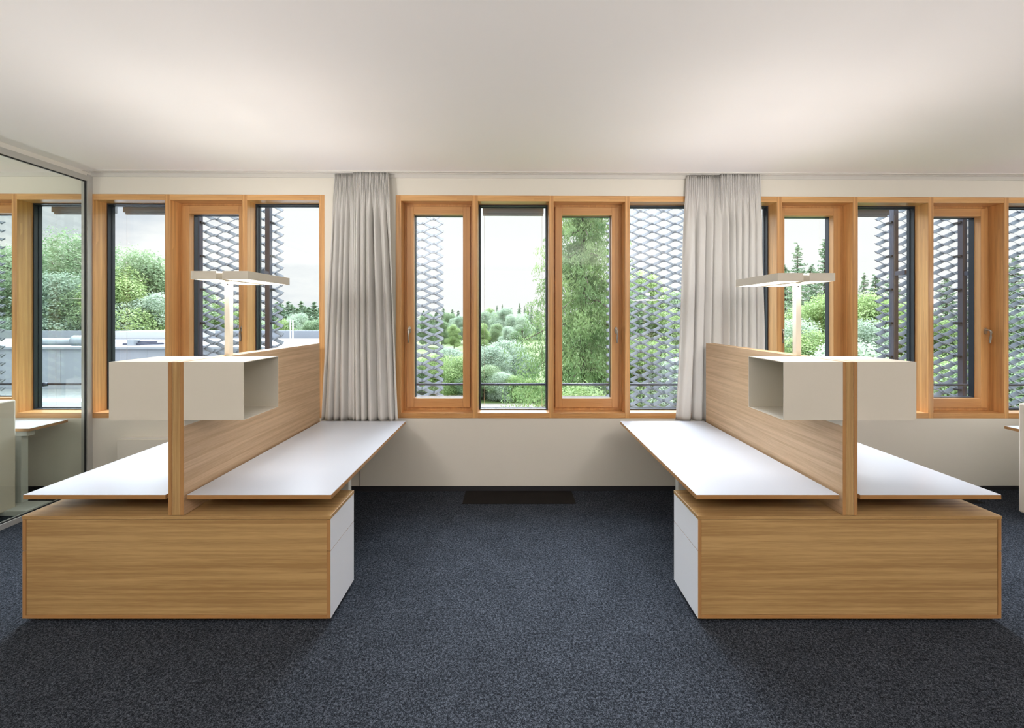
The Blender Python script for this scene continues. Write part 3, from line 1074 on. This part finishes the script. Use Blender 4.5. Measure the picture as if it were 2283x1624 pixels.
# ducts on the roof
zr = Z(760, 20)
d1 = thing('roof_duct', 'pale ribbed ventilation duct on the neighbouring roof behind the glass wall', 'duct', (X(190, 16), 16, zr))
rb = MB()
pts, rad = [], []
xa, xb = X(166, 16), X(235, 16)
k = 0
xx = xa
while xx < xb:
    pts.append((xx, 16, zr + 0.20)); rad.append(0.16 if k % 2 else 0.20)
    xx += 0.06; k += 1
rb.tube(pts, rad, 16)
obj('ribbed_pipe', rb, duct_metal, d1, 0, True)
obj('straight_pipe', MB().tube([(X(60, 16), 16, zr + 0.18), (xa, 16, zr + 0.18)], 0.13, 16), duct_metal, d1, 0, True)
d2 = thing('roof_vent', 'boxy vent with pipes on the neighbouring roof behind the left window', 'vent', (X(295, 15), 15, zr))
obj('casing', MB().box(X(288, 15), X(303, 15), 14.9, 15.2, zr, zr + 0.30), duct_metal, d2, 0.01)
obj('pipe', MB().tube([(X(272, 15), 15.05, zr + 0.15), (X(362, 15), 15.05, zr + 0.17)], 0.035, 10), post_dark, d2, 0, True)
obj('pipe', MB().tube([(X(303, 15), 15.1, zr + 0.22), (X(345, 15), 15.1, zr + 0.22)], 0.028, 10), post_dark, d2, 0, True)
tag(obj('roof_skylight', MB().box(X(255, 22), X(420, 22), 21.5, 24, zr, zr + 0.34), plain('skylight_white', (0.5, 0.52, 0.54), 0.6), None, 0.02), 'long white roof skylight beyond the left window', 'skylight')
# slim masts on the far right of the roof
tag(obj('mast', MB().tube([(X(647, 24), 24, GZ), (X(647, 24), 24, Z(713, 24))], 0.03, 8), rail_white), 'slim white mast beyond the neighbouring roof, left of the pair', 'mast', 'slim masts')
tag(obj('mast', MB().tube([(X(653, 28), 28, GZ), (X(653, 28), 28, Z(714, 28))], 0.045, 8), rail_white), 'slim white mast beyond the neighbouring roof, right of the pair', 'mast', 'slim masts')
tag(obj('garden_shed', MB().box(X(683, 60), X(694, 60), 60, 63, GZ, Z(747, 60)), plain('shed_brown', (0.30, 0.2, 0.19), 0.8), None, 0.02), 'small reddish shed in front of the distant forest', 'shed')

# ------------------------------------------------------------------ vegetation


def leaf_mesh(name, P, N, size, rng, mat, elong=1.5, hang=False):
    """P centres, N preferred normals; one rhombic leaf cluster at each"""
    n = len(P)
    r = rng.normal(size=(n, 3))
    nn = N + 0.55 * r
    nn /= np.linalg.norm(nn, axis=1)[:, None] + 1e-9
    a = np.cross(nn, rng.normal(size=(n, 3)))
    if hang: a = np.array([0, 0, -1.0]) + 0.55 * rng.normal(size=(n, 3))
    a /= np.linalg.norm(a, axis=1)[:, None] + 1e-9
    b = np.cross(nn, a)
    b /= np.linalg.norm(b, axis=1)[:, None] + 1e-9
    s = size * rng.uniform(0.6, 1.35, n)[:, None]
    V = np.empty((n, 4, 3), np.float32)
    V[:, 0] = P - a * s * elong * 0.5
    V[:, 1] = P + b * s * 0.5
    V[:, 2] = P + a * s * elong * 0.5
    V[:, 3] = P - b * s * 0.5
    me = bpy.data.meshes.new(name)
    me.vertices.add(n * 4)
    me.loops.add(n * 4)
    me.polygons.add(n)
    me.vertices.foreach_set('co', V.reshape(-1))
    me.loops.foreach_set('vertex_index', np.arange(n * 4, dtype=np.int32))
    me.polygons.foreach_set('loop_start', np.arange(0, n * 4, 4, dtype=np.int32))
    me.materials.append(mat)
    me.update(calc_edges=True)
    return me


def branch_mesh(name, segs, mat):
    mb = MB()
    for pts, rs in segs: mb.tube(pts, rs, 7)
    me = bpy.data.meshes.new(name)
    me.from_pydata(mb.v, [], mb.f)
    me.materials.append(mat)
    me.update()
    return me


def broadleaf(seed, n, size, crown_lo, mat, width=0.36, nl=22):
    """unit-high broadleaved tree: overlapping leafy lobes round a forked trunk"""
    rng = np.random.default_rng(seed)
    P, N = [], []
    lobes = []
    for i in range(nl):
        h = crown_lo + (1 - crown_lo) * (0.12 + 0.80 * (i + 0.5) / nl)
        f = (h - crown_lo) / (1 - crown_lo)
        rr = width * math.sin(PI * min(1, (0.18 + 0.80 * f))) ** 0.7
        an = rng.uniform(0, 2 * PI)
        rd = rr * rng.uniform(0.25, 0.78)
        R = width * rng.uniform(0.28, 0.46)
        lobes.append((np.array([rd * math.cos(an), rd * math.sin(an), min(h, 1 - R * 0.72)]), R))
    per = n // nl
    for c, R in lobes:
        d = rng.normal(size=(per, 3))
        d /= np.linalg.norm(d, axis=1)[:, None]
        rad = R * rng.uniform(0.62, 1.04, per) ** 0.6 * (1 + 0.14 * rng.normal(size=per))
        p = c + d * rad[:, None] * np.array([1, 1, 0.78])
        P.append(p)
        N.append(d * 0.6 + np.array([0, 0, 0.7]))
    P, N = np.concatenate(P), np.concatenate(N)
    fol = leaf_mesh('foliage', P, N, size, rng, mat)
    segs = [([(0, 0, 0), (0.005, 0, crown_lo * 0.7 + 0.1), (0.0, 0.01, 0.75)], [0.022, 0.016, 0.006])]
    for c, R in lobes[::2]:
        segs.append(([(0, 0, max(0.08, c[2] * 0.55)), tuple(c * 0.6 + np.array([0, 0, c[2] * 0.3])), tuple(c)], [0.010, 0.006, 0.003]))
    return fol, branch_mesh('trunk', segs, bark)


def conifer(seed, whorls, per, npb, size, mat, width=0.17, droop=0.35, taper=1.0):
    rng = np.random.default_rng(seed)
    P, N, segs = [], [], [([(0, 0, 0), (0, 0, 0.5), (0, 0, 0.99)], [0.014, 0.008, 0.001])]
    for i in range(whorls):
        h = 0.05 + 0.94 * (i / whorls) ** 0.94
        L0 = width * (1 - h) ** taper + 0.008
        for k in range(per):
            an = 2 * PI * (k + rng.uniform(-0.3, 0.3)) / per + i * 0.9
            L = L0 * rng.uniform(0.40, 1.30)
            hj = h + rng.uniform(-0.5, 0.5) * 2.4 / whorls
            m = max(6, int(npb * (0.25 + L / width)))
            t_ = rng.uniform(0.08, 1, m) ** 0.75
            dirv = np.array([math.cos(an), math.sin(an)])
            up0 = 0.10 * L
            z = hj + up0 * t_ - droop * L * t_ ** 1.7 + 0.16 * L * np.maximum(0, t_ - 0.75)
            spread = (rng.normal(size=m)) * (0.20 * L * (1.15 - t_))
            hang = -np.abs(rng.normal(size=m)) * (0.16 if droop > 0.3 else 0.09) * L
            px_ = dirv[0] * L * t_ - dirv[1] * spread
            py_ = dirv[1] * L * t_ + dirv[0] * spread
            P.append(np.stack([px_, py_, z + hang], 1))
            nn = np.tile(np.array([dirv[0] * 0.7, dirv[1] * 0.7, 0.5]), (m, 1))
            N.append(nn)
            if (i % 3 == 0) and k % 2 == 0:
                segs.append(([(0, 0, h), (dirv[0] * L * 0.5, dirv[1] * L * 0.5, h + up0 * 0.5 - droop * L * 0.3), (dirv[0] * L * 0.9, dirv[1] * L * 0.9, h + up0 * 0.9 - droop * L * 0.83)], [0.0028, 0.002, 0.0008]))
    P, N = np.concatenate(P), np.concatenate(N)
    return leaf_mesh('foliage', P, N, size, rng, mat, 3.6 if droop > 0.3 else 2.4, droop > 0.3), branch_mesh('trunk', segs, bark)


KINDS = {
    'leafy_a': broadleaf(1, 34000, 0.0125, 0.06, leaf_mid),
    'leafy_b': broadleaf(5, 34000, 0.0122, 0.05, leaf_fresh, 0.34),
    'silver': broadleaf(9, 34000, 0.0120, 0.10, leaf_silver, 0.40),
    'loose': broadleaf(12, 17000, 0.0115, 0.22, leaf_mid, 0.38, 28),
    'shrub_a': broadleaf(21, 34000, 0.0175, 0.0, leaf_silver, 0.62, 20),
    'shrub_b': broadleaf(24, 34000, 0.0180, 0.0, leaf_fresh, 0.60, 20),
    'shrub_c': broadleaf(29, 34000, 0.0175, 0.0, leaf_mid, 0.60, 20),
    'conifer': conifer(31, 50, 7, 40, 0.0062, leaf_conifer, 0.22, 0.16),
    'conifer_b': conifer(36, 44, 6, 46, 0.0058, leaf_conifer, 0.20, 0.05),
    'conifer_far': conifer(37, 34, 8, 30, 0.012, leaf_conifer, 0.20, 0.12),
    'spruce': conifer(44, 40, 12, 250, 0.0030, leaf_spruce, 0.255, 0.42, 0.85),
}
rt = random.Random(7)


def tree(kind, px, py_top, Yd, label, name=None, group=None, base=GZ, wide=1.0):
    h = Z(py_top, Yd) - base
    fol, trk = KINDS[kind]
    nm = name or {'leafy_a': 'broadleaf_tree', 'leafy_b': 'broadleaf_tree', 'silver': 'broadleaf_tree', 'loose': 'broadleaf_tree', 'spruce': 'spruce_tree'}.get(kind, 'shrub' if 'shrub' in kind else 'conifer_tree')
    r = bpy.data.objects.new(nm, None)
    COL.objects.link(r)
    r.location = (X(px, Yd), Yd, base)
    r.rotation_euler = (0, 0, rt.uniform(0, 6.28))
    r.scale = (h * wide, h * wide, h)
    tag(r, label, 'shrub' if 'shrub' in kind else 'tree', group)
    for nme, me in (('foliage', fol), ('trunk', trk)):
        o = bpy.data.objects.new(nme, me)
        COL.objects.link(o)
        o.parent = r
    return r


# the big spruce in front of the middle windows
tree('spruce', 1300, 250, 26, 'large drooping spruce close outside the middle windows')
# left: trees beyond the neighbouring roofs
tree('loose', 150, 515, 48, 'tall loose-leaved tree highest behind the glass wall', group='trees beyond the left windows')
tree('loose', 75, 540, 50, 'loose-leaved tree left of the tallest one behind the glass wall', group='trees beyond the left windows')
tree('silver', 148, 612, 44, 'rounded silvery willow in the middle of the glass wall view', group='trees beyond the left windows', wide=1.1)
tree('leafy_a', 60, 600, 46, 'mid green tree at the left end behind the glass wall', group='trees beyond the left windows')
tree('leafy_a', 195, 640, 43, 'mid green tree behind the glass wall post', group='trees beyond the left windows')
tree('loose', 295, 552, 46, 'loose tall tree in the window between glass wall and left lamp', group='trees beyond the left windows')
tree('leafy_b', 265, 600, 43, 'fresh green tree at the left of the window beside the glass wall', group='trees beyond the left windows')
tree('leafy_a', 358, 590, 47, 'tree cut by the right post of the window beside the glass wall', group='trees beyond the left windows')
tree('silver', 330, 655, 42, 'low silvery tree above the neighbouring roof, left window', group='trees beyond the left windows')
tree('shrub_b', 300, 690, 41, 'low fresh green bush line above the neighbouring roof, left window', group='trees beyond the left windows')
tree('leafy_a', -20, 560, 48, 'tree behind the mesh screen at the left edge', group='trees beyond the left windows')
tree('leafy_a', 425, 640, 52, 'tree behind the mesh screen, left of the left lamp pole', group='trees beyond the left windows')
tree('leafy_b', 480, 665, 55, 'tree behind the mesh screen at the left lamp pole', group='trees beyond the left windows')
tree('leafy_a', 545, 680, 60, 'tree behind the sash stile right of the left lamp', group='trees beyond the left windows')
for px, lb in ((648, 'green tree before the forest edge, right of the left mesh screen'), (684, 'green tree before the forest edge, above the reddish shed'), (716, 'green tree before the forest edge, touching the left curtain')):
    tree('leafy_a', px, 716, 80, lb, group='green trees before the forest edge', wide=1.3)
# window right of the left lamp: forest with rounded trees in front
tree('silver', 662, 699, 62, 'pale rounded tree in front of the distant forest, right of the lamp', wide=0.9)
tree('leafy_a', 702, 712, 58, 'green rounded tree beside the left curtain', wide=1.1)
tree('leafy_b', 632, 712, 60, 'yellow-green tree beside the free edge of the left mesh screen')
tree('silver', 590, 715, 64, 'pale tree behind the left mesh screen, right post')
# middle: distant trees
for px, py, yd, kd, lb in (
        (1003, 697, 118, 'leafy_a', 'distant green tree seen through the first sash'),
        (1022, 704, 112, 'silver', 'distant pale tree at the right of the first sash view'),
        (1075, 694, 115, 'silver', 'distant pale tree at the left of the middle fixed window'),
        (1092, 688, 118, 'leafy_b', 'distant yellow-green tree in the middle fixed window'),
        (1122, 686, 105, 'silver', 'distant tall silvery tree in the middle fixed window'),
        (1145, 702, 100, 'silver', 'distant silvery tree right of the tallest silvery one'),
        (1105, 722, 92, 'leafy_a', 'distant green tree below the silvery ones'),
        (1165, 700, 96, 'silver', 'distant pale tree touching the big spruce'),
        (1135, 728, 88, 'silver', 'pale tree above the meadow edge, middle window'),
        (1075, 722, 90, 'leafy_b', 'small fresh green tree by the left post of the middle window'),
        (1150, 738, 84, 'leafy_a', 'low dark-based tree at the meadow edge'),
        (1012, 724, 95, 'leafy_b', 'small bright tree in the first sash view'),
        (985, 715, 98, 'leafy_a', 'green tree behind the free edge of the middle mesh screen'),
        (950, 700, 100, 'leafy_a', 'green tree behind the mesh of the first middle sash')):
    tree(kd, px, py, yd, lb, group='distant broadleaved trees')
for px, py, lb in ((1108, 681, 'left dark conifer top behind the tallest silvery tree'), (1120, 679, 'right dark conifer top behind the tallest silvery tree'),
                   (1158, 676, 'dark conifer top left of the two beside the big spruce'), (1170, 684, 'small dark conifer top between the two beside the big spruce'),
                   (1185, 680, 'dark conifer top closest to the big spruce')):
    tree('conifer', px, py, 130, lb, group='distant conifer tops', wide=1.1)
for px0, cnt, stp, lb, gp in ((600, 18, 7.0, 'dark conifer in the forest edge right of the left-hand lamp', 'forest edge right of the left lamp'),
                              (925, 8, 16, 'dark conifer in the distant forest edge seen through the first sash', 'forest edge in the first sash view'),
                              (1066, 8, 19, 'dark conifer in the distant forest edge of the middle fixed window', 'forest edge in the middle window')):
    for i in range(cnt):
        px = px0 + i * stp + rt.uniform(-4, 4)
        near = px < 720
        py = (675 + 7 * math.sin(i * 1.7) + (px - 620) * 0.05) if near else 689 + 3 * math.sin(i * 1.3)
        tree('conifer_far', px, py + (6 if near and i % 2 else 0), (88 if i % 2 else 98) + rt.uniform(-3, 3) if near else 140 + rt.uniform(-6, 10), lb, group=gp, wide=1.9 if near else 1.7)
# middle: shrubs close below the windows
shr = [(1090, 772, 40, 'shrub_a', 'pale shrub mass at the left of the middle fixed window'),
       (1130, 760, 44, 'shrub_a', 'tallest pale shrub below the middle fixed window'),
       (1165, 790, 42, 'shrub_a', 'pale shrub beside the big spruce'),
       (1078, 815, 37, 'shrub_c', 'green shrub at the lower left of the middle fixed window'),
       (1115, 830, 36.5, 'shrub_a', 'low grey-green shrub above the pale path'),
       (1150, 838, 36.5, 'shrub_b', 'low green shrub above the pale path, right part'),
       (1190, 845, 36.5, 'shrub_b', 'low green shrub at the foot of the spruce'),
       (1020, 795, 38, 'shrub_b', 'green shrub seen low through the first sash'),
       (995, 775, 42, 'shrub_a', 'slender pale shrub rising through the first sash view'),
       (1040, 840, 36.5, 'shrub_c', 'dark shrub at the lower right of the first sash'),
       (960, 790, 40, 'shrub_b', 'green shrub behind the mesh of the first sash'),
       (920, 800, 40, 'shrub_c', 'shrub behind the mesh near the first sash handle'),
       (1230, 850, 34, 'shrub_b', 'shrub behind the post left of the second sash'),
       (1300, 862, 20, 'shrub_b', 'fresh leafy shrub under the spruce, second sash'),
       (1345, 850, 28, 'shrub_c', 'green shrub low behind the second mesh screen')]
for px, py, yd, kd, lb in shr: tree(kd, px, py, yd, lb, group='shrubs below the middle windows')
# behind the fixed window with mesh
for px, py, yd, kd, lb in (
        (1400, 640, 34, 'leafy_a', 'green tree behind the mesh beside the second sash'),
        (1440, 610, 38, 'leafy_b', 'tall green tree in the middle of the mesh-filled window'),
        (1500, 690, 33, 'leafy_b', 'green tree behind the mesh beside the right curtain'),
        (1545, 650, 36, 'leafy_a', 'green tree hidden mostly by the right curtain'),
        (1440, 760, 26, 'shrub_b', 'green bush low behind the mesh-filled window'),
        (1510, 800, 24, 'shrub_a', 'pale bush low behind the mesh-filled window'),
        (1560, 780, 27, 'shrub_c', 'bush behind the right curtain')):
    tree(kd, px, py, yd, lb, group='trees behind the mesh-filled window')
# right: tall conifers with light trees in front
for px, py, yd, kd, lb in (
        (1778, 540, 46, 'conifer_b', 'tall slender conifer left above the right-hand lamp'),
        (1838, 532, 48, 'conifer_b', 'tall slender conifer right above the right-hand lamp'),
        (1750, 590, 50, 'conifer', 'conifer at the left of the sash behind the right lamp'),
        (1808, 590, 50, 'conifer', 'broad conifer between the two tall slender ones'),
        (1705, 600, 47, 'conifer_b', 'conifer in the narrow strip right of the curtain'),
        (1870, 600, 50, 'conifer', 'conifer behind the post right of the right lamp'),
        (1926, 608, 50, 'conifer_b', 'conifer at the left of the fixed window right of the lamp'),
        (1952, 612, 52, 'conifer', 'conifer in the middle of the fixed window right of the lamp'),
        (1990, 600, 54, 'conifer', 'conifer behind the dark post right of the lamp'),
        (2035, 625, 54, 'conifer', 'conifer behind the mesh left of the last timber reveal'),
        (2110, 615, 52, 'conifer', 'conifer behind the mesh of the right-hand sash'),
        (2165, 605, 50, 'conifer_b', 'conifer behind the right stile of the right-hand sash'),
        (2262, 570, 46, 'conifer', 'conifer behind the mesh at the right edge'),
        (2215, 600, 52, 'conifer', 'conifer hidden by the deep reveal right of the last sash')):
    tree(kd, px, py, yd, lb, group='conifers beyond the right windows', wide=1.7 if kd == 'conifer' else 1.25)
for px, py, yd, kd, lb in (
        (1838, 660, 32, 'leafy_b', 'bright yellow-green tree just right of the right lamp pole'),
        (1765, 715, 30, 'silver', 'pale tree low behind the right lamp pole'),
        (1800, 740, 28, 'leafy_b', 'light green bushy tree low beside the right lamp pole'),
        (1700, 700, 34, 'leafy_b', 'light tree in the narrow strip right of the curtain'),
        (1955, 655, 31, 'leafy_b', 'bright tree at the free edge of the right mesh screen'),
        (1925, 715, 27, 'silver', 'pale tree low in the fixed window right of the lamp'),
        (2010, 690, 32, 'leafy_b', 'tree behind the mesh by the dark right-hand post'),
        (2095, 710, 30, 'leafy_b', 'light tree behind the right-hand sash mesh, left half'),
        (2160, 730, 29, 'leafy_a', 'green tree behind the right-hand sash mesh, right half'),
        (2265, 690, 28, 'leafy_a', 'green tree behind the mesh at the right edge'),
        (2120, 800, 22, 'shrub_b', 'low bush behind the right-hand sash mesh'),
        (2040, 800, 23, 'shrub_b', 'low bush behind the right mesh screen beside the box'),
        (2270, 790, 20, 'shrub_c', 'low bush behind the mesh at the right edge'),
        (1880, 760, 25, 'shrub_a', 'pale bush behind the post right of the lamp')):
    tree(kd, px, py, yd, lb, group='light trees beyond the right windows')
